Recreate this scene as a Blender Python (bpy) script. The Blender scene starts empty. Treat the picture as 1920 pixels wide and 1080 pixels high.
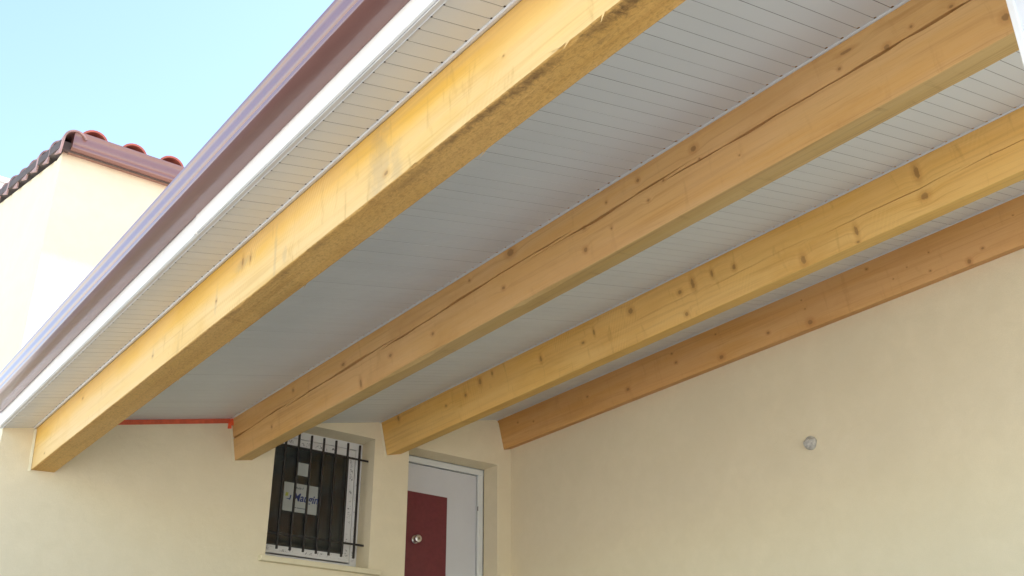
import bpy, math, random
from mathutils import Vector, Matrix, noise

# ------------------------------------------------------------------ scene, camera, sky, sun
random.seed(7)
S = bpy.context.scene
C = S.collection
H = 1.6                                   # eye height above the ground

cam_d = bpy.data.cameras.new('camera')
cam_d.sensor_width = 36.0
cam_d.lens = 36.678
cam_d.clip_start = 0.05
cam_d.clip_end = 4000
cam = bpy.data.objects.new('camera', cam_d)
C.objects.link(cam)
RM = Matrix(((0.792046, -0.262816, -0.550991), (-0.610438, -0.348777, -0.71114), (-0.005274, 0.899601, -0.436681)))
cam.matrix_world = Matrix.Translation((0, 0, H)) @ RM.to_4x4()
S.camera = cam

SUN = Vector((0.92, -0.135, 1.0)).normalized()
W = bpy.data.worlds.new('World')
S.world = W
W.use_nodes = True
wn = W.node_tree
sky = wn.nodes.new('ShaderNodeTexSky')
sky.sky_type = 'NISHITA'
sky.sun_disc = False
sky.sun_elevation = math.asin(SUN.z)
sky.sun_rotation = math.atan2(SUN.x, SUN.y)
sky.altitude = 50
sky.air_density = 1.0
sky.dust_density = 0.6
sky.ozone_density = 0.0
wn.nodes['Background'].inputs['Strength'].default_value = 0.148
wn.links.new(sky.outputs[0], wn.nodes['Background'].inputs['Color'])

sun_d = bpy.data.lights.new('sun', 'SUN')
sun_d.energy = 5.0
sun_d.angle = math.radians(0.53)
sun_d.color = (1.0, 0.95, 0.88)
sun_o = bpy.data.objects.new('sun', sun_d)
C.objects.link(sun_o)
sun_o.rotation_euler = (-SUN).to_track_quat('-Z', 'Y').to_euler()

S.view_settings.view_transform = 'Standard'
S.view_settings.look = 'None'
S.view_settings.gamma = 1.0
S.view_settings.exposure = 1.70
S.cycles.diffuse_bounces = 7
S.cycles.max_bounces = 14
S.cycles.transparent_max_bounces = 12


# ------------------------------------------------------------------ helpers
def tag(o, label=None, cat=None, group=None, kind=None):
    if label: o['label'] = label
    if cat: o['category'] = cat
    if group: o['group'] = group
    if kind: o['kind'] = kind
    return o


def link(o, parent=None):
    C.objects.link(o)
    if parent is not None:
        o.parent = parent
    return o


def empty(name, loc=(0, 0, 0), rot=(0, 0, 0), parent=None):
    o = bpy.data.objects.new(name, None)
    o.empty_display_size = 0.1
    o.location = loc
    o.rotation_euler = rot
    return link(o, parent)


class MB:
    """collects geometry, builds one mesh object"""
    def __init__(s):
        s.v, s.f, s.m = [], [], []

    def add(s, vs, fs, mi=0):
        b = len(s.v)
        s.v += [tuple(v) for v in vs]
        s.f += [tuple(b + i for i in f) for f in fs]
        s.m += [mi] * len(fs)
        return s

    def box(s, x0, x1, y0, y1, z0, z1, mi=0):
        return s.add([(x0, y0, z0), (x1, y0, z0), (x1, y1, z0), (x0, y1, z0), (x0, y0, z1), (x1, y0, z1), (x1, y1, z1), (x0, y1, z1)],
                     [(0, 3, 2, 1), (4, 5, 6, 7), (0, 1, 5, 4), (1, 2, 6, 5), (2, 3, 7, 6), (3, 0, 4, 7)], mi)

    def sweep(s, prof, y0, y1, axis='y', closed=True, mi=0, caps=True, n=1):
        """profile of (a, z) pairs swept along y (a = x) or x (a = y)"""
        k = len(prof)
        vs = []
        for i in range(n + 1):
            t = y0 + (y1 - y0) * i / n
            for a, z in prof:
                vs.append((a, t, z) if axis == 'y' else (t, a, z))
        fs = []
        for i in range(n):
            for j in range(k if closed else k - 1):
                a, b = i * k + j, i * k + (j + 1) % k
                fs.append((a, b, b + k, a + k))
        if caps and closed:
            fs += [tuple(range(k))[::-1], tuple(n * k + j for j in range(k))]
        return s.add(vs, fs, mi)

    def tube(s, p, q, r, n=8, mi=0):
        p, q = Vector(p), Vector(q)
        d = (q - p).normalized()
        a = d.orthogonal().normalized()
        b = d.cross(a)
        vs = [p + r * (math.cos(t) * a + math.sin(t) * b) for t in [2 * math.pi * i / n for i in range(n)]]
        vs += [v + (q - p) for v in vs]
        return s.add(vs, [(i, (i + 1) % n, (i + 1) % n + n, i + n) for i in range(n)] + [tuple(range(n))[::-1], tuple(range(n, 2 * n))], mi)

    def lathe(s, prof, n=20, mi=0):
        """profile of (r, h): revolved round local +x"""
        vs = []
        for r, h in prof:
            for i in range(n):
                t = 2 * math.pi * i / n
                vs.append((h, r * math.cos(t), r * math.sin(t)))
        fs = []
        for j in range(len(prof) - 1):
            for i in range(n):
                fs.append((j * n + i, j * n + (i + 1) % n, (j + 1) * n + (i + 1) % n, (j + 1) * n + i))
        fs.append(tuple(range((len(prof) - 1) * n, len(prof) * n)))
        return s.add(vs, fs, mi)

    def mesh(s, name, mats, smooth=False, sharp=35):
        me = bpy.data.meshes.new(name)
        me.from_pydata(s.v, [], s.f)
        for m in (mats if isinstance(mats, (list, tuple)) else [mats]):
            me.materials.append(m)
        me.polygons.foreach_set('material_index', s.m)
        import bmesh
        bm = bmesh.new()
        bm.from_mesh(me)
        bmesh.ops.recalc_face_normals(bm, faces=bm.faces)
        bm.to_mesh(me)
        bm.free()
        if smooth:
            me.polygons.foreach_set('use_smooth', [True] * len(me.polygons))
            me.set_sharp_from_angle(angle=math.radians(sharp))
        me.update()
        return me

    def build(s, name, mats, parent=None, smooth=False, bevel=0, sharp=35, loc=None):
        o = bpy.data.objects.new(name, s.mesh(name, mats, smooth, sharp))
        if bevel:
            md = o.modifiers.new('bevel', 'BEVEL')
            md.width = bevel
            md.segments = 2
            md.limit_method = 'ANGLE'
        if loc: o.location = loc
        return link(o, parent)


# ------------------------------------------------------------------ materials
class NT:
    def __init__(s, name):
        s.mat = bpy.data.materials.new(name)
        s.mat.use_nodes = True
        s.t = s.mat.node_tree
        s.b = s.t.nodes['Principled BSDF']
        s._co = None

    def n(s, kind, **kw):
        nd = s.t.nodes.new(kind)
        for k, v in kw.items():
            setattr(nd, k, v)
        return nd

    def set(s, sock, v):
        if v is None: return
        if hasattr(v, 'is_linked') or hasattr(v, 'links'):
            s.t.links.new(v, sock)
        else:
            if isinstance(v, (tuple, list)) and len(v) == 3 and sock.type == 'RGBA':
                v = (*v, 1)
            sock.default_value = v

    def co(s):
        if s._co is None:
            s._co = s.n('ShaderNodeTexCoord').outputs['Object']
        return s._co

    def vm(s, op, a, b=None):
        nd = s.n('ShaderNodeVectorMath', operation=op)
        s.set(nd.inputs[0], a)
        if b is not None: s.set(nd.inputs[1], b)
        return nd.outputs['Value'] if op in ('LENGTH', 'DOT_PRODUCT') else nd.outputs[0]

    def m(s, op, a, b=None, c=None, clamp=False):
        nd = s.n('ShaderNodeMath', operation=op, use_clamp=clamp)
        s.set(nd.inputs[0], a)
        if b is not None: s.set(nd.inputs[1], b)
        if c is not None: s.set(nd.inputs[2], c)
        return nd.outputs[0]

    def noise(s, scale, detail=4, rough=0.55, dist=0.0, stretch=None, offset=None, vec=None):
        v = vec if vec is not None else s.co()
        if stretch: v = s.vm('MULTIPLY', v, stretch)
        if offset: v = s.vm('ADD', v, offset)
        nd = s.n('ShaderNodeTexNoise')
        s.set(nd.inputs['Vector'], v)
        nd.inputs['Scale'].default_value = scale
        nd.inputs['Detail'].default_value = detail
        nd.inputs['Roughness'].default_value = rough
        nd.inputs['Distortion'].default_value = dist
        return nd.outputs['Fac']

    def ramp(s, v, a, b, lo=0.0, hi=1.0, smooth=True):
        nd = s.n('ShaderNodeMapRange')
        nd.interpolation_type = 'SMOOTHSTEP' if smooth else 'LINEAR'
        s.set(nd.inputs['Value'], v)
        nd.inputs['From Min'].default_value = a
        nd.inputs['From Max'].default_value = b
        nd.inputs['To Min'].default_value = lo
        nd.inputs['To Max'].default_value = hi
        return nd.outputs['Result']

    def mix(s, fac, a, b, mode='MIX'):
        nd = s.n('ShaderNodeMix', data_type='RGBA', blend_type=mode)
        s.set(nd.inputs['Factor'], fac)
        s.set(nd.inputs['A'], a)
        s.set(nd.inputs['B'], b)
        return nd.outputs['Result'] if False else nd.outputs[2]

    def sep(s):
        nd = s.n('ShaderNodeSeparateXYZ')
        s.set(nd.inputs[0], s.co())
        return nd.outputs

    def bump(s, h, strength=0.3, dist=0.01):
        nd = s.n('ShaderNodeBump')
        nd.inputs['Strength'].default_value = strength
        nd.inputs['Distance'].default_value = dist
        s.set(nd.inputs['Height'], h)
        s.t.links.new(nd.outputs[0], s.b.inputs['Normal'])

    def out(s, col=None, rough=None, metal=None, spec=None, **kw):
        s.set(s.b.inputs['Base Color'], col)
        s.set(s.b.inputs['Roughness'], rough)
        s.set(s.b.inputs['Metallic'], metal)
        s.set(s.b.inputs['Specular IOR Level'], spec)
        for k, v in kw.items():
            s.set(s.b.inputs[k.replace('_', ' ')], v)
        return s.mat


def plain(name, col, rough=0.5, var=0.06, scale=6, bump=0.0, bscale=200, **kw):
    t = NT(name)
    c = t.mix(t.ramp(t.noise(scale, 5), 0.3, 0.7), tuple(x * (1 - var) for x in col), tuple(min(1, x * (1 + var)) for x in col))
    if bump: t.bump(t.noise(bscale, 3), bump, 0.003)
    return t.out(c, rough, **kw)


def plaster(name, col):
    t = NT(name)
    big = t.ramp(t.noise(0.9, 5, 0.6), 0.3, 0.7)
    mid = t.ramp(t.noise(7, 6, 0.65, 0.4), 0.3, 0.72)
    fine = t.noise(160, 4, 0.7)
    c = t.mix(big, tuple(x * 0.955 for x in col), tuple(x * 1.03 for x in col))
    c = t.mix(t.m('MULTIPLY', mid, 0.55), c, tuple(x * y for x, y in zip(col, (0.93, 0.925, 0.90))))
    c = t.mix(t.ramp(fine, 0.3, 0.75, 0, 0.34), c, tuple(x * 0.8 for x in col))
    h = t.m('ADD', t.m('MULTIPLY', fine, 0.6), t.m('MULTIPLY', t.noise(14, 5, 0.6), 1.2))
    t.bump(h, 0.5, 0.005)
    return t.out(c, 0.92, spec=0.2)


def wood(name, pale, warm, dark, knots, grain=1.0, pale_low=0.0, stain=None, rough=0.62, seed=0.0, saw=0.0, fuzzy=0.0, grey=None, cross=0.38):
    t = NT(name)
    X, Y, Z = t.sep()
    off = (seed * 3.1, seed * 7.7, seed * 1.9)
    gco = t.co()
    dm = None
    if knots:
        for (ky, kz, ry, rz_) in knots:
            d = t.vm('LENGTH', t.vm('MULTIPLY', t.vm('SUBTRACT', t.co(), (0, ky, kz)), (0, 1 / ry, 1 / rz_)))
            dm = d if dm is None else t.m('MINIMUM', dm, d)
        cx = t.n('ShaderNodeCombineXYZ')
        t.set(cx.inputs[2], t.ramp(dm, 4.5, 0.3, 0, 0.016))
        gco = t.vm('ADD', gco, cx.outputs[0])
    # long soft bands, growth-ring streaks and pores, all running with the beam
    band = t.noise(1.0, 5, 0.55, 0.5, stretch=(9, 0.55, 9), offset=off, vec=gco)
    ring = t.noise(1.0, 6, 0.6, 0.9, stretch=(34, 0.7, 34), offset=off, vec=gco)
    pore = t.noise(1.0, 4, 0.7, 0.2, stretch=(190, 5.0, 190), offset=off, vec=gco)
    blot = t.noise(1.0, 5, 0.6, 0.3, stretch=(4, 1.3, 4), offset=(off[1], off[0], off[2]))
    f = t.ramp(band, 0.32, 0.68)
    if pale_low:
        # warm upper half, paler lower half, the border follows the grain
        lo = t.m('ADD', Z, t.m('MULTIPLY', t.m('SUBTRACT', blot, 0.5), 0.22))
        f2 = t.ramp(lo, 0.10, 0.22)
        f = t.m('ADD', t.m('MULTIPLY', f, 1 - pale_low), t.m('MULTIPLY', f2, pale_low))
    c = t.mix(f, pale, warm)
    c = t.mix(t.m('MULTIPLY', t.ramp(ring, 0.46, 0.72), 0.80 * grain), c, dark)
    c = t.mix(t.m('MULTIPLY', t.ramp(pore, 0.48, 0.75), 0.48 * grain), c, dark)
    c = t.mix(t.m('MULTIPLY', t.ramp(blot, 0.48, 0.72), 0.50), c, tuple(x * y for x, y in zip(warm, (0.80, 0.74, 0.66))))
    # slow change of tint along the length and faint marks across the grain
    lng = t.noise(1.0, 4, 0.6, 0.3, stretch=(2.5, 0.9, 2.5), offset=(off[2], off[1] + 4, off[0]))
    c = t.mix(t.m('MULTIPLY', t.ramp(lng, 0.38, 0.66), 0.40), c, tuple(x * y for x, y in zip(pale, (1.02, 1.0, 1.12))))
    crs = t.noise(1.0, 4, 0.6, 0.6, stretch=(3.5, 17, 3.5), offset=(off[0], off[2], off[1]))
    c = t.mix(t.m('MULTIPLY', t.ramp(crs, 0.57, 0.74), cross), c, tuple(x * 0.85 for x in dark))
    h = t.m('ADD', t.m('MULTIPLY', ring, 0.6), t.m('MULTIPLY', pore, 0.5))
    if saw:
        # slanting band-saw marks across the face
        sv = t.m('ADD', Y, t.m('MULTIPLY', Z, 0.55))
        sn = t.noise(1.0, 2, 0.5, 0, vec=t.vm('MULTIPLY', t.co(), (3, 0, 3)))
        w = t.m('SINE', t.m('ADD', t.m('MULTIPLY', sv, 230), t.m('MULTIPLY', sn, 4)))
        mask = t.ramp(t.noise(1.6, 3, offset=off), 0.5, 0.65)
        c = t.mix(t.m('MULTIPLY', t.m('MULTIPLY', t.ramp(w, -0.2, 1), mask), saw), c, tuple(min(1, x * 1.12) for x in pale))
        h = t.m('ADD', h, t.m('MULTIPLY', t.m('MULTIPLY', w, mask), 0.08))
    if fuzzy:
        fz = t.noise(95, 3, 0.8, 0.6, stretch=(1, 0.45, 1))
        c = t.mix(t.ramp(fz, 0.42, 0.72, 0, 0.5), c, tuple(x * 0.62 for x in dark))
        c = t.mix(t.ramp(fz, 0.38, 0.24, 0, 0.35), c, tuple(min(1, x * 1.25) for x in pale))
        h = t.m('ADD', h, t.m('MULTIPLY', fz, 1.6 * fuzzy))
    if stain:
        for (sy, sx, ry, rx, amt) in stain:
            d = t.vm('LENGTH', t.vm('MULTIPLY', t.vm('SUBTRACT', t.co(), (sx, sy, 0)), (1 / rx, 1 / ry, 0)))
            d = t.m('ADD', d, t.m('MULTIPLY', t.m('SUBTRACT', t.noise(26, 6, 0.75, 1.0), 0.5), 3.2))
            c = t.mix(t.m('MULTIPLY', t.ramp(d, 1.3, -0.3), amt * 0.85), c, (0.11, 0.055, 0.026))
    if grey:
        for (gy, gz, ry, rz, amt) in grey:
            d = t.vm('LENGTH', t.vm('MULTIPLY', t.vm('SUBTRACT', t.co(), (0, gy, gz)), (0, 1 / ry, 1 / rz)))
            d = t.m('ADD', d, t.m('MULTIPLY', t.m('SUBTRACT', t.noise(16, 5, 0.7, 0.6), 0.5), 1.8))
            c = t.mix(t.m('MULTIPLY', t.ramp(d, 1.2, 0.2), amt), c, (0.30, 0.24, 0.17))
    if knots:
        wob = t.m('MULTIPLY', t.m('SUBTRACT', t.noise(70, 3, 0.6), 0.5), 0.9)
        side = t.ramp(X, 0.02, 0.004)
        dk = t.m('ADD', t.m('MULTIPLY', dm, 1.25), wob)
        c = t.mix(t.m('MULTIPLY', t.m('MULTIPLY', t.ramp(dk, 2.7, 0.9), side), 0.42), c, tuple(x * y for x, y in zip(dark, (0.95, 0.85, 0.75))))
        c = t.mix(t.m('MULTIPLY', t.m('MULTIPLY', t.ramp(dk, 1.05, 0.65), side), 0.50), c, (0.13, 0.062, 0.024))
        h = t.m('ADD', h, t.m('MULTIPLY', t.ramp(dk, 1.2, 0.6), 0.25))
    t.bump(h, 0.30 if not fuzzy else 0.55, 0.004)
    return t.out(c, rough, spec=0.3)


M = {}
M['plaster'] = plaster('cream plaster', (0.79, 0.695, 0.49))
M['collar'] = plaster('fresh plaster', (0.75, 0.67, 0.46))
M['ground'] = plain('pale gravel', (0.55, 0.525, 0.48), 0.95, 0.16, 3, 0.5, 60)
M['concrete'] = plain('shade-darkened concrete', (0.12, 0.12, 0.12), 0.9, 0.1, 2, 0.3, 90)  # tone darkened to cut bounce light from the shaded ground; landing shares it
t = NT('white pvc slats')
oi = t.n('ShaderNodeObjectInfo').outputs['Random']
pc = t.mix(oi, (0.685, 0.70, 0.685), (0.705, 0.72, 0.705))
pc = t.mix(t.m('MULTIPLY', t.ramp(t.noise(3.0, 5, 0.6), 0.35, 0.75), 0.06), pc, (0.58, 0.58, 0.57))
M['pvc'] = t.out(pc, 0.42, spec=0.4)
M['trim'] = plain('white pvc trim', (0.66, 0.665, 0.66), 0.38, 0.03, 4)
M['fascia'] = plain('white lacquered fascia', (0.86, 0.85, 0.82), 0.3, 0.02, 3)
M['post'] = plain('white pvc post', (0.80, 0.81, 0.82), 0.3, 0.03, 3)
t = NT('brown lacquered gutter')
gc = t.mix(t.ramp(t.noise(2.2, 4, stretch=(1, 0.4, 1)), 0.3, 0.7), (0.205, 0.094, 0.076), (0.235, 0.110, 0.086))
M['gutter'] = t.out(gc, 0.34, spec=0.5, Coat_Weight=0.8, Coat_Roughness=0.09)
M['tile'] = plain('pink terracotta', (0.38, 0.235, 0.205), 0.85, 0.30, 9, 0.5, 70)
M['tile_red'] = plain('red terracotta', (0.44, 0.125, 0.085), 0.85, 0.22, 9, 0.5, 70)
M['deck'] = plain('dark roof underlay', (0.10, 0.075, 0.065), 0.9, 0.15, 5)
M['frame'] = plain('white window profile', (0.70, 0.70, 0.69), 0.32, 0.04, 5)
M['doorframe'] = plain('pale grey door frame', (0.68, 0.70, 0.68), 0.35, 0.03, 4)
M['leaf'] = plain('satin grey door leaf', (0.60, 0.61, 0.63), 0.22, 0.02, 3)
M['red'] = plain('dark red door panel', (0.155, 0.026, 0.034), 0.34, 0.08, 30, 0.08, 300)
M['iron'] = plain('black painted iron', (0.013, 0.011, 0.011), 0.38, 0.3, 40)
M['chrome'] = plain('brushed steel', (0.72, 0.70, 0.68), 0.28, 0.03, 8, metal=0.9)
M['brass'] = plain('lock brass', (0.30, 0.27, 0.20), 0.35, 0.1, 50, metal=0.8)
M['rubber'] = plain('black gasket', (0.02, 0.02, 0.02), 0.7, 0.2, 20)
M['orange'] = plain('orange red sealing paint', (0.62, 0.11, 0.042), 0.62, 0.12, 18, 0.3, 90)
M['orange2'] = plain('bright orange sealing foam', (0.78, 0.12, 0.035), 0.6, 0.14, 25, 0.5, 60)
M['cap'] = plain('grey rough plug', (0.46, 0.44, 0.39), 0.85, 0.25, 45, 0.6, 120)
M['paper'] = plain('white sticker paper', (0.38, 0.40, 0.37), 0.5, 0.03, 6)
M['ink'] = plain('navy ink', (0.012, 0.028, 0.14), 0.5, 0.05, 6)
M['ink_grey'] = plain('grey ink', (0.10, 0.11, 0.13), 0.5, 0.05, 6)
M['lime'] = plain('yellow green ink', (0.36, 0.38, 0.06), 0.5, 0.05, 6)
M['room'] = plain('grey room plaster', (0.70, 0.73, 0.75), 0.9, 0.1, 2)
M['roomfloor'] = plain('room floor', (0.24, 0.24, 0.25), 0.7, 0.1, 4)
M['chimney'] = plain('white chimney render', (0.80, 0.79, 0.76), 0.9, 0.05, 4)
t = NT('printed protective film')
fv = t.vm('MULTIPLY', t.co(), (1, 1, 1))
mk = t.ramp(t.noise(42, 3, 0.8, 1.5), 0.53, 0.60)
gap = t.ramp(t.noise(9, 2, 0.5, 0.4), 0.50, 0.56)
M['film'] = t.out(t.mix(t.m('MULTIPLY', mk, gap), (0.70, 0.70, 0.69), (0.09, 0.09, 0.095)), 0.35)
t = NT('window glass')
g1 = t.n('ShaderNodeBsdfTransparent')
g1.inputs[0].default_value = (0.86, 0.88, 0.86, 1)
g2 = t.n('ShaderNodeBsdfGlossy')
g2.inputs['Roughness'].default_value = 0.02
fr = t.n('ShaderNodeFresnel')
fr.inputs[0].default_value = 1.45
mx = t.n('ShaderNodeMixShader')
t.t.links.new(fr.outputs[0], mx.inputs[0])
t.t.links.new(g1.outputs[0], mx.inputs[1])
t.t.links.new(g2.outputs[0], mx.inputs[2])
t.t.links.new(mx.outputs[0], t.t.nodes['Material Output'].inputs[0])
M['glass'] = t.mat

# ------------------------------------------------------------------ ground
tag(MB().box(-900, 900, -900, 900, -0.5, 0.0).build('ground', M['ground']), 'pale sunlit gravel ground around the house', 'ground', kind='structure')
tag(MB().box(-2.6, 6.3, -3.0, 8.3, -0.2, 0.05).build('shade_paving', M['concrete']), 'added paving with the shade of the porch put into its dark tone', 'shade_paving', kind='structure')  # added out of view: dark tone and edge stand in for the shaded ground

# ------------------------------------------------------------------ house
YW = 8.0            # plane of the end wall
XW = 6.175          # plane of the long side wall
XC = 1.515          # outer corner of the house
ZE = 4.80 + H       # top of the end wall
house = empty('house', (XC, YW, 0))
tag(house, 'cream rendered house with barred window and red panelled door', 'house')


def rel(o):
    o.location = (-XC, -YW, 0)
    return o


def wall_xz(x0, x1, z0, z1, y0, y1, holes):
    """wall in the xz plane with rectangular openings and their reveals"""
    b = MB()
    xs = sorted({x0, x1, *[h[0] for h in holes], *[h[1] for h in holes]})
    zs = sorted({z0, z1, *[h[2] for h in holes], *[h[3] for h in holes]})
    inside = lambda x, z: any(h[0] < x < h[1] and h[2] < z < h[3] for h in holes)
    vi = {}
    def V(x, y, z):
        k = (x, y, z)
        if k not in vi:
            vi[k] = len(b.v)
            b.v.append(k)
        return vi[k]
    for i in range(len(xs) - 1):
        for j in range(len(zs) - 1):
            if inside((xs[i] + xs[i + 1]) / 2, (zs[j] + zs[j + 1]) / 2): continue
            for y in (y0, y1):
                b.f.append((V(xs[i], y, zs[j]), V(xs[i + 1], y, zs[j]), V(xs[i + 1], y, zs[j + 1]), V(xs[i], y, zs[j + 1])))
    def edge(xa, za, xb, zb):
        b.f.append((V(xa, y0, za), V(xb, y0, zb), V(xb, y1, zb), V(xa, y1, za)))
    for i in range(len(xs) - 1):
        for j in range(len(zs)):
            lo = j > 0 and not inside((xs[i] + xs[i + 1]) / 2, (zs[j - 1] + zs[j]) / 2)
            hi = j < len(zs) - 1 and not inside((xs[i] + xs[i + 1]) / 2, (zs[j] + zs[j + 1]) / 2)
            if lo != hi: edge(xs[i], zs[j], xs[i + 1], zs[j])
    for j in range(len(zs) - 1):
        for i in range(len(xs)):
            lo = i > 0 and not inside((xs[i - 1] + xs[i]) / 2, (zs[j] + zs[j + 1]) / 2)
            hi = i < len(xs) - 1 and not inside((xs[i] + xs[i + 1]) / 2, (zs[j] + zs[j + 1]) / 2)
            if lo != hi: edge(xs[i], zs[j], xs[i], zs[j + 1])
    b.m = [0] * len(b.f)
    return b


WIN = (3.648, 4.613, 1.757 + H, 2.92 + H)
DOOR = (4.98, 6.003, 0.80 + H, 2.918 + H)
w = rel(wall_xz(XC, 12.0, 0, ZE, YW, YW + 0.224, [WIN, DOOR]).build('wall', M['plaster'], house, bevel=0.006))
w['label'] = 'cream rendered end wall pierced by the window and the door'
w = rel(MB().box(XW, XW + 0.25, -0.8, YW - 0.003, 0, 3.75 + H).build('wall', M['plaster'], house))
w['label'] = 'long plain cream rendered side wall'
gz = lambda y: 4.76 + H + 0.292 * (y - 8.0)
g = MB()
g.add([(XC + .004, YW + .226, 0), (XC + .004, 15, 0), (XC + .004, 15, gz(15)), (XC + .004, YW + .226, gz(YW + .226)),
       (XC + .3, YW + .226, 0), (XC + .3, 15, 0), (XC + .3, 15, gz(15)), (XC + .3, YW + .226, gz(YW + .226))],
      [(0, 1, 2, 3), (4, 5, 6, 7), (0, 4, 5, 1), (3, 7, 6, 2), (0, 3, 7, 4), (1, 5, 6, 2)])
rel(g.build('gable_wall', M['plaster'], house))
rel(MB().box(XC + .3, 12, 14.7, 15, 0, gz(15)).build('back_wall', M['plaster'], house))
rel(MB().box(11.7, 12, YW + .226, 14.69, 0, gz(YW)).build('far_wall', M['plaster'], house))
rel(MB().box(4.925, 6.4, YW + .33, YW + .40, 1.0, 5.2).build('light_leak_panel', M['room'], house))  # unseen panel added behind the door to stop light leaking round its frame
# room behind the window
rm = MB()
rm.box(3.0, 3.06, YW + .226, 11, 1.0, 5.2)
rm.box(4.86, 4.92, YW + .226, 11, 1.0, 5.2)
rm.box(3.06, 4.86, 10.94, 11, 1.0, 5.2)
rm.box(3.06, 4.86, YW + .226, 10.94, 4.95, 5.2)
rel(rm.build('room_wall', M['room'], house))
rel(MB().box(3.06, 4.86, YW + .226, 10.94, 2.2, 2.4).build('room_floor', M['roomfloor'], house))

# roof of the house: deck, barrel tiles, verge tiles, eaves gutter
rz = lambda y: 4.895 + H + 0.292 * (y - 8.0)
rf = MB()
rf.add([(XC - .05, 7.92, rz(7.92) - .10), (12, 7.92, rz(7.92) - .10), (12, 15.2, rz(15.2) - .10), (XC - .05, 15.2, rz(15.2) - .10),
        (XC - .05, 7.92, rz(7.92) - .02), (12, 7.92, rz(7.92) - .02), (12, 15.2, rz(15.2) - .02), (XC - .05, 15.2, rz(15.2) - .02)],
       [(0, 3, 2, 1), (4, 5, 6, 7), (0, 1, 5, 4), (1, 2, 6, 5), (2, 3, 7, 6), (3, 0, 4, 7)])
rel(rf.build('roof', M['deck'], house))


def barrel(r0, r1, L, th, a0=0.0, a1=math.pi, skirt=0.0, n=12):
    """half-round tile lying along +y: r0 at the low end, r1 at the high end"""
    b = MB()
    rings = []
    ny = 4
    for s_ in (0, 1):
        for j in range(ny + 1):
            u = j / ny
            r = r0 + (r1 - r0) * u - (th if s_ else 0)
            ring = []
            for i in range(n + 1):
                a = a0 + (a1 - a0) * i / n
                x, z = r * math.cos(a), r * math.sin(a) * 0.92
                ring.append((x, L * u, z))
            if skirt:
                x, y, z = ring[-1]
                ring.append((x, y, z - skirt * (1 - 0.80 * u)))
            rings.append(ring)
    k = len(rings[0])
    vs = [v for r in rings for v in r]
    fs = []
    def q(ra, rb):
        for i in range(k - 1):
            fs.append((ra * k + i, ra * k + i + 1, rb * k + i + 1, rb * k + i))
    for j in range(ny):
        q(j, j + 1)
        q(ny + 1 + j, ny + 2 + j)
    q(0, ny + 1)
    q(ny, 2 * ny + 1)
    for e in (0, k - 1):
        for j in range(ny):
            a, b2 = j * k + e, (j + 1) * k + e
            c, d = (ny + 1 + j) * k + e, (ny + 2 + j) * k + e
            fs.append((a, b2, d, c))
    return b.add(vs, fs)


slope = math.atan(0.292)
bt = barrel(0.116, 0.090, 0.47, 0.017).mesh('roof_tile', [M['tile_red']], True, 50)
for ci in range(7):
    for ri in range(9 if ci < 3 else 4):
        o = bpy.data.objects.new('roof_tile', bt)
        link(o, house)
        y = 7.885 + ri * 0.40
        o.location = (1.715 + ci * 0.327 - XC + random.uniform(-.006, .006), y - YW, rz(y) + 0.045 + random.uniform(-.004, .004))
        o.rotation_euler = (slope - 0.045, random.uniform(-.03, .03), random.uniform(-.02, .02))
vt = barrel(0.095, 0.070, 0.50, 0.015, a0=math.radians(25), a1=math.radians(178), skirt=0.15).mesh('verge_tile', [M['tile']], True, 50)
for ri in range(12):
    o = bpy.data.objects.new('verge_tile', vt)
    link(o, house)
    y = 7.85 + ri * 0.415
    o.location = (XC + 0.045 - XC + random.uniform(-.004, .004), y - YW, rz(y) - 0.005 + random.uniform(-.004, .004))
    o.rotation_euler = (slope - 0.075, random.uniform(-.03, .03), random.uniform(-.02, .02))


def gutter_profile(x_in, x_out, z0, h, th=0.003):
    """ogee gutter, open on top: outer skin then inner skin; x_in at the wall side"""
    d = x_out - x_in
    pts = [(0.0, 0.0), (0.30, -0.004), (0.62, -0.004), (0.90, 0.0), (0.955, 0.004), (0.985, 0.012), (0.985, 0.022), (0.965, 0.030)]
    for i in range(13):
        u = i / 12
        z = 0.034 + (h - 0.052) * u
        bulge = 0.965 + 0.15 * (0.5 + 0.5 * (2 * u - 1) ** 3 + 0.06 * (2 * u - 1))
        pts.append((bulge, z))
    pts += [(1.135, h - 0.014), (1.15, h - 0.008), (1.15, h), (1.11, h + 0.002)]
    outer = [(x_in + d * a, z0 + z) for a, z in pts]
    inner = [(x_in + d * a - math.copysign(th, d), z0 + z + (th if i < 5 else 0)) for i, (a, z) in enumerate(pts)]
    inner[0] = (x_in + d * 0.0 + math.copysign(0.002, d), z0 + th)
    back = [(x_in + math.copysign(0.002, d), z0 + h * 0.9), (x_in, z0 + h * 0.9)]
    return outer + inner[::-1] + back


ug = rel(MB().sweep([(y, z) for y, z in gutter_profile(7.995, 7.872, 4.785 + H, 0.155)], 1.555, 11.5, axis='x').build('gutter', M['gutter'], house, smooth=True, sharp=28))
ug['label'] = 'brown eaves gutter high on the house under the roof tiles'
MB().box(1.549, 1.5545, 7.853, 7.994, 4.781 + H, 4.938 + H).build('end_cap', M['gutter'], ug)
# chimney seen over the verge
rel(MB().box(1.62, 2.15, 13.2, 13.8, 6.3 + H, 7.18 + H).box(1.58, 2.19, 13.16, 13.84, 7.182 + H, 7.25 + H).build('chimney', M['chimney'], house))

# window
wx0, wx1, wz0, wz1 = WIN
YF = 8.226
win = rel(MB().build('window', M['frame'], house)) if False else empty('window', (0, 0, 0), parent=house)
win.location = (-XC, -YW, 0)


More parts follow.
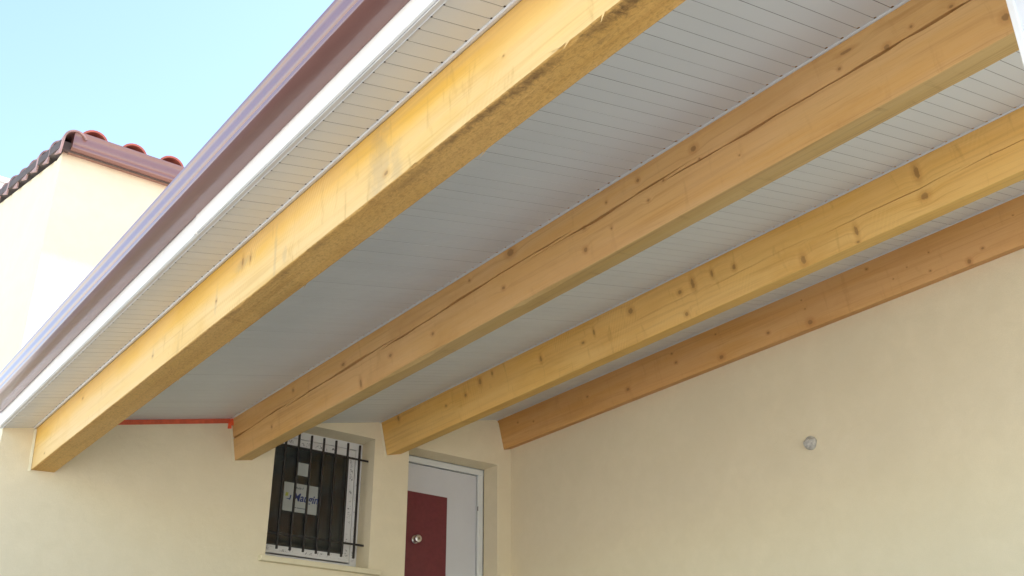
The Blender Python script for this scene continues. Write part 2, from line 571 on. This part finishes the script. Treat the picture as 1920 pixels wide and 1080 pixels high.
def frame_boxes(x0, x1, z0, z1, y0, y1, b):
    """four separate members: bottom, top, left, right"""
    e = 0.0006
    return [MB().box(x0, x1, y0, y1, z0, z0 + b), MB().box(x0, x1, y0, y1, z1 - b, z1),
            MB().box(x0, x0 + b, y0 + e, y1 - e, z0 + b, z1 - b), MB().box(x1 - b, x1, y0 + e, y1 - e, z0 + b, z1 - b)]


for k, b in enumerate(frame_boxes(wx0 - .075, wx1 + .006, wz0 - .004, wz1 + .006, YF, YF + .07, 0.070)):
    b.build('frame', M['frame'], win, bevel=0.004)
sx0, sx1, sz0, sz1 = wx0 - .010, wx1 - .068, wz0 + .078, wz1 - .068
for k, b in enumerate(frame_boxes(sx0, sx1, sz0, sz1, YF - .0008, YF + .05, 0.068)):
    b.build('sash', M['frame'], win, bevel=0.005)
for (a0, a1, b0, b1) in ((sx0 + .03, sx1 - .010, sz0 + .020, sz0 + .052), (sx0 + .012, sx1 - .010, sz1 - .052, sz1 - .020),
                         (sx1 - .050, sx1 - .018, sz0 + .055, sz1 - .055)):
    MB().box(a0, a1, YF - .0032, YF - .0014, b0, b1).build('protective_film', M['film'], win)
MB().box(wx1 - .050, wx1 - .026, YF - .0025, YF - .0008, wz0 + .08, wz1 - .08).build('protective_film', M['film'], win)
MB().box(sx0 + .062, sx1 - .062, YF + .006, YF + .010, sz0 + .062, sz1 - .062).build('pane', M['glass'], win)
for b in frame_boxes(sx0 + .067, sx1 - .067, sz0 + .067, sz1 - .067, YF - .004, YF + .0055, 0.006):
    b.build('gasket', M['rubber'], win)
sl = rel(MB().box(3.59, 4.712, 7.945, 8.22, 1.705 + H, 1.748 + H).build('window_sill', M['collar'], house, bevel=0.006))

# iron grille in the window reveal
gr = empty('window_grille', (-XC, -YW, 0), parent=house)
for i in range(7):
    x = 3.784 + 0.1212 * i
    MB().box(x - .0085, x + .0085, 8.083, 8.100, 1.842 + H + .001 * i, 2.862 + H).build('upright_bar', M['iron'], gr, bevel=0.002)
for z in (2.733, 1.972):
    MB().box(wx0 - .03, wx1 + .004, 8.101, 8.109, z - .009 + H, z + .009 + H).build('cross_bar', M['iron'], gr, bevel=0.002)

# door
YD = 8.2465
dr = empty('door', (-XC, -YW, 0), parent=house)
dx0, dx1, dz0, dz1 = DOOR
MB().box(dx0 + .004, dx1 - .004, YD - .02, YD + .07, dz1 - .062, dz1 - .004).build('door_frame', M['doorframe'], dr, bevel=0.004)
for x0, x1 in ((dx0 + .004, dx0 + .068), (dx1 - .068, dx1 - .004)):
    MB().box(x0, x1, YD - .019, YD + .069, dz0, dz1 - .0625).build('door_frame', M['doorframe'], dr, bevel=0.004)
MB().box(dx0 + .069, dx1 - .069, YD + .012, YD + .06, dz0 + .01, dz1 - .064).build('seal', M['rubber'], dr)
MB().box(dx0 + .074, dx1 - .0745, YD + .002, YD + .05, dz0 + .012, dz1 - .0695).build('leaf', M['leaf'], dr, bevel=0.003)
MB().box(dx0 + .10, 5.582, YD - .0035, YD + .0015, dz0 + .30, 2.578 + H).build('red_panel', M['red'], dr, bevel=0.001)
kb = MB().lathe([(0.036, 0.0), (0.037, 0.006), (0.030, 0.010), (0.024, 0.020), (0.024, 0.030), (0.034, 0.040), (0.037, 0.052), (0.034, 0.062), (0.022, 0.066)], 24).build('knob', M['chrome'], dr, smooth=True, sharp=50)
kb.location = (5.232, YD - .0036, 2.131 + H)
kb.rotation_euler = (0, 0, -math.pi / 2)
lk = MB().lathe([(0.013, 0.0), (0.013, 0.003), (0.011, 0.004)], 16).build('lock_cylinder', M['brass'], kb)
lk.location = (0.0662, 0, 0)
for hz in (2.52, 1.55):
    MB().box(dx1 - .0745, dx1 - .066, YD - .024, YD - .0195, hz - .022 + H, hz + .022 + H).build('hinge', M['rubber'], dr, bevel=0.002)
# landing the door opens onto
ld = MB().box(4.9, XW - .003, 6.9, YW - .003, 0.055, dz0 - .02)
for i in range(10):
    ld.box(4.9, XW - .003, 6.9 - .26 * (i + 1), 6.899 - .26 * i, 0.055, max(.1, dz0 - .02 - .215 * (i + 1)))
rel(ld.build('landing', M['concrete'], house))

# stickers on the inside of the pane
YP = YF + .0045


def text_mesh(body, size, mat, name, parent, loc, shear=0.0, bold=0.0, width=None):
    cu = bpy.data.curves.new(name, 'FONT')
    cu.body = body
    cu.size = size
    cu.shear = shear
    cu.offset = bold
    cu.extrude = 0.0002
    tmp = bpy.data.objects.new(name, cu)
    C.objects.link(tmp)
    dg = bpy.context.evaluated_depsgraph_get()
    me = bpy.data.meshes.new_from_object(tmp.evaluated_get(dg))
    bpy.data.objects.remove(tmp)
    me.materials.clear()
    me.materials.append(mat)
    o = bpy.data.objects.new(name, me)
    if width:
        xs = [v.co.x for v in me.vertices]
        k = width / (max(xs) - min(xs))
        for v in me.vertices:
            v.co.x *= k
    o.rotation_euler = (math.pi / 2, 0, 0)
    o.location = loc
    return link(o, parent)


st = empty('printed_sticker', (3.868, YP, 2.205 + H))
tag(st, 'white sticker reading Maugin in blue on the window pane', 'sticker')
MB().box(0, .327, -.0006, .0004, 0, .250).build('sheet', M['paper'], st)
text_mesh('Maugin', 0.098, M['ink'], 'lettering', st, (.088, -.0012, .098), shear=0.25, bold=0.0022, width=0.245)
text_mesh('Made F', 0.030, M['ink_grey'], 'lettering', st, (.098, -.0012, .203), shear=0.2, bold=0.0004)
MB().box(.092, .128, -.0014, -.0009, .034, .042).box(.134, .236, -.0014, -.0009, .034, .041).build('fine_print', M['ink_grey'], st)
MB().add([(.016, -.0012, .128), (.042, -.0012, .128), (.046, -.0012, .160), (.020, -.0012, .160)], [(0, 1, 2, 3)]).build('emblem', M['lime'], st)
MB().add([(.022, -.0014, .108), (.066, -.0014, .098), (.075, -.0014, .140), (.063, -.0014, .140), (.058, -.0014, .110)], [(0, 1, 2, 3, 4)]).build('emblem', M['ink'], st)
tag(MB().box(3.983, 4.085, YP - .0006, YP + .0004, 2.53 + H, 2.645 + H).build('blank_sticker', M['paper']), 'small blank whitish square label high on the window pane', 'sticker')

# ------------------------------------------------------------------ porch beams
YN = 0.95           # near end of the porch roof


def lerp_tab(tab, y):
    if y <= tab[0][0]: return tab[0][1]
    for (a, va), (b, vb) in zip(tab, tab[1:]):
        if y <= b: return va + (vb - va) * (y - a) / (b - a)
    return tab[-1][1]


def beam(x, z, tilt, w, h, mats, y0, y1, cracks=None, seed=0, dents=()):
    """beam with worn arrises; cracks = (centre line table, segment table, width table, number of splits)"""
    b = MB()
    n = int((y1 - y0) / 0.028)
    rings = []
    lab = []
    for i in range(n + 1):
        y = y0 + (y1 - y0) * i / n
        def nz(k, f=1.0, a=1.0):
            return a * noise.noise(Vector((y * f, seed * 9.1 + k * 3.7, 0.3)))
        wv = 0.0032 * noise.noise(Vector((y * 1.3, seed, 5))) + 0.0009 * noise.noise(Vector((y * 9, seed, 8)))
        bv = 0.0045 + 0.0035 * abs(nz(1, 7)) + 0.003 * max(0, nz(2, 2))
        for (dy, dl, da) in dents:
            bv += da * max(0, 1 - ((y - dy) / dl) ** 2)
        bv2 = 0.004 + 0.004 * abs(nz(3, 11))
        ring = [(w, h), (0.0, h)]
        if i == 0: lab = [0]
        if cracks:
            cen, seg, wid, ns = cracks
            c0, tt, wm = lerp_tab(cen, y), lerp_tab(seg, y), lerp_tab(wid, y)
            for k in range(ns):                      # upper split first
                u = abs(tt - k) / 0.66
                ww = wm * max(0.0, 1 - u * u) * (0.35 + 1.5 * abs(nz(20 + k, 2.6)))
                zz = c0 + 0.020 * (tt - k) + 0.007 * nz(30 + k, 2.2) + 0.0034 * nz(40 + k, 9)
                ring += [(0.0 + wv, zz + ww / 2 + 1e-5), (0.0 + wv + min(0.05, ww * 5), zz), (0.0 + wv, zz - ww / 2 - 1e-5)]
        ring += [(0.0 + wv, bv * 1.6), (0.0 + wv + bv * 0.35, bv * 0.45), (bv * 1.3 + wv, 0.0), (w - bv2, 0.0 + wv * 0.5), (w - bv2 * 0.3, bv2 * 0.4), (w, bv2)]
        rings.append((y, ring))
    k = len(rings[0][1])
    vs = [(a, y, c) for y, r in rings for a, c in r]
    fs, mi = [], []
    first_bottom = k - 5                             # from the lower chamfer on: underside material
    for i in range(n):
        for j in range(k):
            a, c = i * k + j, i * k + (j + 1) % k
            fs.append((a, c, c + k, a + k))
            mi.append(1 if (len(mats) > 1 and first_bottom <= j <= k - 2) else 0)
    fs += [tuple(range(k)), tuple(n * k + j for j in range(k))[::-1]]
    mi += [0, 0]
    b.v, b.f, b.m = vs, fs, mi
    o = b.build('porch_beam', mats, smooth=True, sharp=24)
    o.location = (x, 0, z + H)
    o.rotation_euler = (0, -math.radians(tilt), 0)
    return o


K1 = [(3.07, .062, .020, .012), (6.9, .23, .018, .012), (7.68, .046, .016, .008), (4.72, .123, .013, .011), (4.42, .225, .012, .030), (4.33, .205, .010, .026), (5.6, .11, .012, .009), (2.3, .15, .008, .006)]
K2 = [(1.44, .227, .011, .009), (1.61, .242, .009, .008), (1.73, .22, .017, .014), (1.9, .299, .040, .010), (1.95, .244, .011, .009), (1.27, .071, .020, .020),
      (2.77, .277, .024, .018), (2.75, .214, .007, .006), (2.99, .214, .009, .008), (3.11, .159, .012, .009), (2.53, .124, .006, .005), (3.6, .093, .018, .017), (3.58, .21, .015, .011),
      (3.39, .274, .009, .009), (3.15, .288, .014, .013), (3.39, .127, .008, .007), (4.19, .316, .040, .030), (5.04, .109, .018, .013), (5.54, .125, .024, .014), (6.14, .25, .030, .016),
      (5.94, .052, .018, .040), (4.6, .30, .012, .010), (6.9, .28, .018, .016), (7.3, .10, .016, .016), (4.3, .14, .018, .012)]
K3 = [(2.46, .235, .020, .050), (2.46, .094, .030, .026), (2.90, .075, .015, .040), (2.91, .012, .014, .010), (3.28, .05, .022, .036), (4.12, .215, .020, .045), (4.24, .20, .022, .018), (3.77, .196, .018, .024),
      (4.23, .043, .020, .018), (7.71, .271, .022, .034), (6.47, .244, .024, .036), (6.3, .263, .014, .022), (6.69, .193, .020, .018), (6.98, .183, .016, .013), (5.22, .17, .022, .013), (5.09, .205, .012, .028), (5.7, .197, .016, .030), (3.95, .22, .014, .028), (4.7, .23, .030, .026)]
K4 = [(3.67, .249, .013, .010), (2.85, .075, .013, .010), (3.23, .066, .010, .008), (3.2, .187, .007, .006), (4.23, .045, .030, .024), (4.25, .224, .008, .006), (4.24, .153, .007, .006), (2.96, .027, .018, .020),
      (5.1, .049, .030, .022), (4.61, .089, .018, .013), (5.1, .241, .011, .008), (5.59, .234, .012, .010), (5.57, .15, .018, .012), (6.17, .093, .026, .018), (6.68, .17, .016, .011), (7.7, .20, .012, .010), (7.47, .151, .011, .009), (2.45, .12, .009, .007), (2.6, .20, .006, .005), (3.5, .11, .006, .005), (3.38, .15, .006, .005)]

STAIN = [(1.72, .030, .10, .035, .95), (1.85, .030, .10, .030, .80), (2.19, .030, .16, .030, .85), (2.42, .022, .18, .024, .80), (2.64, .020, .16, .022, .60), (2.95, .05, .20, .03, .40), (3.66, .018, .10, .030, .45), (4.0, .02, .10, .030, .35), (4.55, .02, .09, .024, .40), (1.9, .085, .05, .012, .35)]
w1 = wood('beam one face', (0.72, 0.50, 0.215), (0.73, 0.435, 0.075), (0.50, 0.28, 0.07), K1, 0.55, 0.7, None, 0.58, 1.0, 0.5,
          grey=[(3.12, .13, .10, .22, .36), (2.99, .05, .05, .12, .30), (4.40, .21, .14, .04, .40), (4.72, .12, .02, .12, .26), (4.05, .12, .018, .16, .30), (3.95, .06, .03, .05, .28), (5.6, .12, .02, .05, .22)])
w1b = wood('beam one underside', (0.72, 0.44, 0.140), (0.68, 0.39, 0.100), (0.50, 0.255, 0.060), None, 0.6, 0, STAIN, 0.85, 1.7, 0, 1.0)
w2 = wood('beam two face', (0.68, 0.42, 0.175), (0.65, 0.365, 0.115), (0.46, 0.235, 0.070), K2, 0.75, 0, None, 0.62, 2.0, cross=0.2)
w2b = wood('beam two underside', (0.62, 0.42, 0.17), (0.57, 0.36, 0.12), (0.40, 0.24, 0.08), None, 0.9, 0, None, 0.75, 2.6)
w3 = wood('beam three face', (0.80, 0.51, 0.165), (0.77, 0.43, 0.095), (0.52, 0.26, 0.06), K3, 0.7, 0.35, None, 0.6, 3.0, 0.3)
w3b = wood('beam three underside', (0.75, 0.48, 0.14), (0.72, 0.42, 0.10), (0.48, 0.26, 0.06), None, 0.7, 0, None, 0.7, 3.4)
w4 = wood('beam four face', (0.66, 0.375, 0.140), (0.62, 0.320, 0.090), (0.44, 0.205, 0.055), K4, 0.6, 0, None, 0.6, 4.0, cross=0.2)

CR2 = ([(1.0, .20), (1.64, .206), (2.17, .207), (2.79, .215), (3.55, .222), (4.51, .226), (5.34, .212), (6.18, .207), (6.82, .203), (7.56, .191), (8.2, .176)],
       [(.9, 4.35), (2.0, 4.0), (2.9, 3.5), (3.3, 3.0), (3.8, 2.5), (4.7, 2.0), (5.5, 1.5), (6.2, 1.0), (6.95, 0.5), (8.2, 0.0)],
       [(.9, .021), (1.6, .019), (2.2, .016), (3.0, .014), (4.0, .016), (5.0, .021), (6.5, .018), (8.2, .018)], 5)
CR3 = ([(1.0, .16), (1.88, .156), (2.17, .151), (2.49, .143), (2.9, .144), (3.43, .152), (4.13, .153), (4.63, .149), (8.2, .14)],
       [(.9, 3.3), (1.7, 3.0), (2.15, 2.5), (2.7, 2.0), (3.25, 1.5), (3.6, 1.0), (4.05, 0.5), (4.4, 0.0), (5.2, -0.7), (8.2, -3)],
       [(.9, .004), (2.0, .0042), (2.8, .0036), (4.2, .0028), (5.0, .0018), (8.2, 0)], 4)
G = 'porch roof beams'
b1 = beam(1.757, 2.144, 2.5, 0.167, 0.335, [w1, w1b], YN, 8.2, None, 1, dents=((1.97, .05, .012), (2.86, .06, .006), (4.48, .08, .008), (3.3, .10, .004)))
tag(b1, 'yellow timber beam nearest the gutter with brown stained rough underside', 'beam', G)
b2 = beam(3.297, 2.486, 11, 0.155, 0.380, [w2, w2b], YN, 8.2, CR2, 2, dents=((3.95, .30, .020), (5.3, .40, .026), (4.2, .08, .014), (6.2, .10, .010)))
tag(b2, 'second timber beam from the gutter, with a long dark split along its side', 'beam', G)
b3 = beam(4.737, 2.789, 14, 0.160, 0.325, [w3, w3b], YN, 8.2, CR3, 3)
tag(b3, 'third beam from the gutter, yellowish timber with dark upright knot streaks', 'beam', G)
b4 = beam(6.076, 3.087, 14, 0.140, 0.305, [w4], YN, 8.2, None, 4)
tag(b4, 'orange brown timber beam lying against the long side wall', 'beam', G)

# loose splinters on the outer beam
sp = MB()
for (y, a, l, dx, dz) in ((1.985, .0, .06, -.012, -.012), (1.96, .0, .045, .004, -.016), (2.86, .0, .05, -.008, -.010), (2.01, .0, .05, -.010, .004), (1.80, .0, .02, .0, -.03),
                          (2.62, .166, .07, .006, -.010), (3.35, .166, .06, .008, -.008), (4.05, .166, .05, .008, -.006), (5.6, .166, .06, .008, -.008), (4.9, .166, .05, .006, -.010)):
    p = Vector((a, y, .003))
    q = p + Vector((dx, l, dz))
    sp.add([p + Vector((0, -.006, .002)), p + Vector((.002, .006, 0)), p + Vector((-.002, .004, .004)), q], [(0, 1, 3), (1, 2, 3), (2, 0, 3), (0, 2, 1)])
spo = sp.build('splinters', w1, b1)
spo['kind'] = 'stuff'

# plaster collars where the beams enter the end wall
for (x, z, tl, h) in ((1.757, 2.144, 2.5, .31), (3.297, 2.486, 11, .36), (4.737, 2.789, 14, .31), (6.076, 3.087, 14, .285)):
    cb = MB()
    prof = []
    n = 14
    for i in range(n + 1):
        zz = -0.012 + (h + 0.0) * i / n
        wv = 0.004 * noise.noise(Vector((zz * 14, x * 5, 1)))
        prof.append((zz, 0.016 + wv))
    vs, fs = [], []
    for zz, ww in prof:
        vs += [(-ww - .006, .004, zz), (-ww * .8, -.007, zz), (-.002, -.012, zz), (-.0005, .004, zz)]
    for i in range(n):
        for j in range(3):
            fs.append((i * 4 + j, i * 4 + j + 1, i * 4 + j + 5, i * 4 + j + 4))
    fs += [(0, 1, 2, 3), tuple(n * 4 + j for j in range(4))]
    cb.add(vs, fs)
    o = cb.build('plaster_collar', M['collar'], house, smooth=True, sharp=60)
    o.location = (x - XC, 0.0, z + H)
    o.rotation_euler = (0, -math.radians(tl), 0)

# ------------------------------------------------------------------ porch soffit: slats in four bays
TH = math.atan(0.2149)
cz = lambda x: 2.408 + 0.2149 * (x - 1.495)
ry = (0, -TH, 0)


def bay(label, xa, xb, lift, p, ph, both=False, left_trim=0.0, tr=0.018):
    """slats run up the slope from xa to xb; dark gaps where the grooves meet the edge trim"""
    L = (xb - xa) / math.cos(TH)
    e = empty('soffit', (xa, 0, cz(xa) + lift + H), ry)
    tag(e, label, 'soffit', 'porch soffit bays')
    s0, s1 = left_trim, L - tr
    g, gd, nt, nw = 0.0030, 0.0100, (0.010 if both else 0.012), (0.008 if both else 0.011)
    b = MB()
    na = 0.012 if both else 0.0
    b.box(s0 + na, s1 - nt, 0, p - g, 0, 0.0012)
    b.box(s1 - nt, s1, 0, p - g - nw, 0, 0.0012)                   # corner left open beside the groove
    if both: b.box(s0, s0 + na, 0, p - g - 0.006, 0, 0.0012)
    b.add([(s0 + na, p - g, gd), (s1 - nt, p - g, gd), (s1 - nt, p, gd), (s0 + na, p, gd)], [(0, 1, 2, 3)])
    me = b.mesh('slat', M['pvc'])
    y = ph
    while y > YN + p: y -= p
    while y < YW - 0.002:
        o = bpy.data.objects.new('slat', me)
        link(o, e)
        o.location = (0, y, random.uniform(-.0004, .0004))
        y += p
    # edge trim along the upper side (and the lower one): a lip that laps under the slats
    MB().sweep([(s1 - .0015, -.0035), (s1 + .002, -.0075), (s1 + tr * .55, -.0085), (s1 + tr, -.005), (s1 + tr, -.0005), (s1 - .0015, -.0005)], YN, YW - .001).build('edge_trim', M['trim'], e)
    if left_trim:
        MB().sweep([(.0, -.001), (left_trim * .9, -.0012), (left_trim + .001, -.0035), (left_trim + .001, .012), (0, .012)], YN, YW - .001).build('edge_trim', M['trim'], e)
    return e


bay('narrow white slatted soffit between the gutter and the outermost beam', 1.487, 1.741, 0.0, 0.0772, 3.5594 - .0772 + .004, True, 0.022, 0.022)
bay('wide white slatted soffit between the outermost and the split second beam', 1.905, 3.236, 0.052, 0.0799, 2.372 - .0799 + .004)
bay('white slatted soffit between the split second beam and the third beam', 3.40, 4.660, 0.0, 0.0767, 3.554 - .0767 + .004, False, 0, 0.014)
bay('darkest white slatted soffit between the third beam and the side wall beam', 4.83, 6.004, 0.004, 0.0752, 3.221 - .0752 + .004, False, 0, 0.012)

# porch roof above the soffit (closed void), tile covered
pr = MB()
def roof_slab(b, x0, x1, y0, y1, lo, hi):
    b.add([(x0, y0, cz(x0) + lo + H), (x1, y0, cz(x1) + lo + H), (x1, y1, cz(x1) + lo + H), (x0, y1, cz(x0) + lo + H),
           (x0, y0, cz(x0) + hi + H), (x1, y0, cz(x1) + hi + H), (x1, y1, cz(x1) + hi + H), (x0, y1, cz(x0) + hi + H)],
          [(0, 3, 2, 1), (4, 5, 6, 7), (0, 1, 5, 4), (1, 2, 6, 5), (2, 3, 7, 6), (3, 0, 4, 7)])
roof_slab(pr, 1.486, XW - .004, YN - .05, YW - .004, 0.078, 0.24)
po = pr.build('porch_roof', [M['deck']])
tag(po, 'low pitched porch roof above the slatted soffit and beams', 'roof')
cv = MB()
roof_slab(cv, 1.40, XW - .004, YN - .06, YW - .004, 0.244, 0.27)
cv.build('roof_covering', M['tile'], po)
ev = MB()
roof_slab(ev, 1.486, XW - .004, YN - .05, YN - .02, -0.02, 0.075)
ev.build('end_board', M['fascia'], po)

# fascia, in two lengths with a joint
fa = empty('fascia', (1.475, 0, 2.41 + H))
tag(fa, 'white fascia board running along the eaves under the brown gutter', 'fascia')
def fboard(y0, y1, dx, dz):
    prof = [(0.0 + dx, 0.0 + dz), (0.011 + dx, -.002 + dz), (0.011 + dx, .215), (0.0 + dx, .215)]
    return MB().sweep(prof, y0, y1).build('fascia_board', M['fascia'], fa, bevel=0.0012)
fboard(4.372, YW - .002, 0.0, -.001)
fboard(YN - .05, 4.366, -.0035, 0.0)
MB().sweep([(-.0062, -.006), (.010, -.006), (.010, .214), (-.0062, .214)], 4.352, 4.3655).build('joint_strip', M['fascia'], fa)

# porch gutter
gt = empty('gutter', (1.470, 0, 2.512 + H))
tag(gt, 'glossy brown ogee gutter along the porch eaves', 'gutter')
MB().sweep(gutter_profile(0.0, -.132, 0.0, 0.118), YN - .1, YW - .006, n=1).build('trough', M['gutter'], gt, smooth=True, sharp=28)
MB().box(-.146, -.001, YN - .105, YN - .101, -.004, .112).build('end_cap', M['gutter'], gt)
MB().box(-.146, -.001, YW - .0055, YW - .002, -.004, .112).build('end_cap', M['gutter'], gt)

# orange sealing strip over the end wall between the first two beams
zs = lambda x: cz(x) + H
os_ = empty('sealing_strip', (3.2, YW, cz(3.2) + H))
tag(os_, 'orange red sealing strip along the top of the end wall', 'sealing strip')
def osl(x0, x1, lo, hi, y0, y1, mat, nm):
    b = MB()
    P = lambda x, y, d: (x - 3.2, y - YW, cz(x) + d - cz(3.2))
    b.add([P(x0, y0, lo), P(x1, y0, lo), P(x1, y1, lo), P(x0, y1, lo), P(x0, y0, hi), P(x1, y0, hi), P(x1, y1, hi), P(x0, y1, hi)],
          [(0, 3, 2, 1), (4, 5, 6, 7), (0, 1, 5, 4), (1, 2, 6, 5), (2, 3, 7, 6), (3, 0, 4, 7)])
    return b.build(nm, mat, os_)
osl(1.925, 3.205, 0.012, 0.0515, -.0 + YW - .005, YW - .001, M['orange'], 'strip')
osl(3.2055, 3.236, -0.035, 0.050, YW - .009, YW - .001, M['orange2'], 'strip')
bl = MB()
n = 12
vs = [(0.038 + .026 * math.cos(2 * math.pi * i / n) * (1.1 if i % 3 else .9), -.035, .028 + .032 * math.sin(2 * math.pi * i / n)) for i in range(n)]
vs += [(v[0], -.003, v[2]) for v in vs]
bl.add(vs, [tuple(range(n)), tuple(range(n, 2 * n))] + [(i, (i + 1) % n, n + (i + 1) % n, n + i) for i in range(n)])
bl.build('foam_lump', M['orange2'], os_, smooth=True, sharp=40)

# ------------------------------------------------------------------ wall plug and white post
pl = MB()
prof = [(0.050, 0.0), (0.052, .012), (0.046, .030), (0.040, .040), (0.020, .046)]
pl.lathe(prof, 18)
pl.v = [(h, y * (1 + .10 * noise.noise(Vector((y * 30, z * 30, 2)))), z * (1 + .12 * noise.noise(Vector((z * 25, y * 25, 7))))) for h, y, z in pl.v]
pl.v = [(h + (.012 if z > 0.018 else 0) * (h > .02) * -1, y, z) for h, y, z in pl.v]
o = pl.build('wall_plug', M['cap'], smooth=True, sharp=28)
o.location = (XW, 4.443, 2.277 + H)
o.rotation_euler = (0, 0, math.pi)
tag(o, 'small grey round plug sticking out of the long side wall', 'plug')

pt = empty('white_post', (3.02, 1.06, 0))
tag(pt, 'white boxed post at the near end of the porch', 'post')
MB().box(-.06, .06, -.06, .055, 0.05, 2.79 + H).build('post_core', M['post'], pt)
for sx in (-1, 1):
    for sy in (-1, 1):
        MB().box(*sorted((sx * .072, sx * .050)), *sorted((sy * .067, sy * .045)), 0.05, 2.78 + H).build('corner_bead', M['fascia'], pt, bevel=0.002)
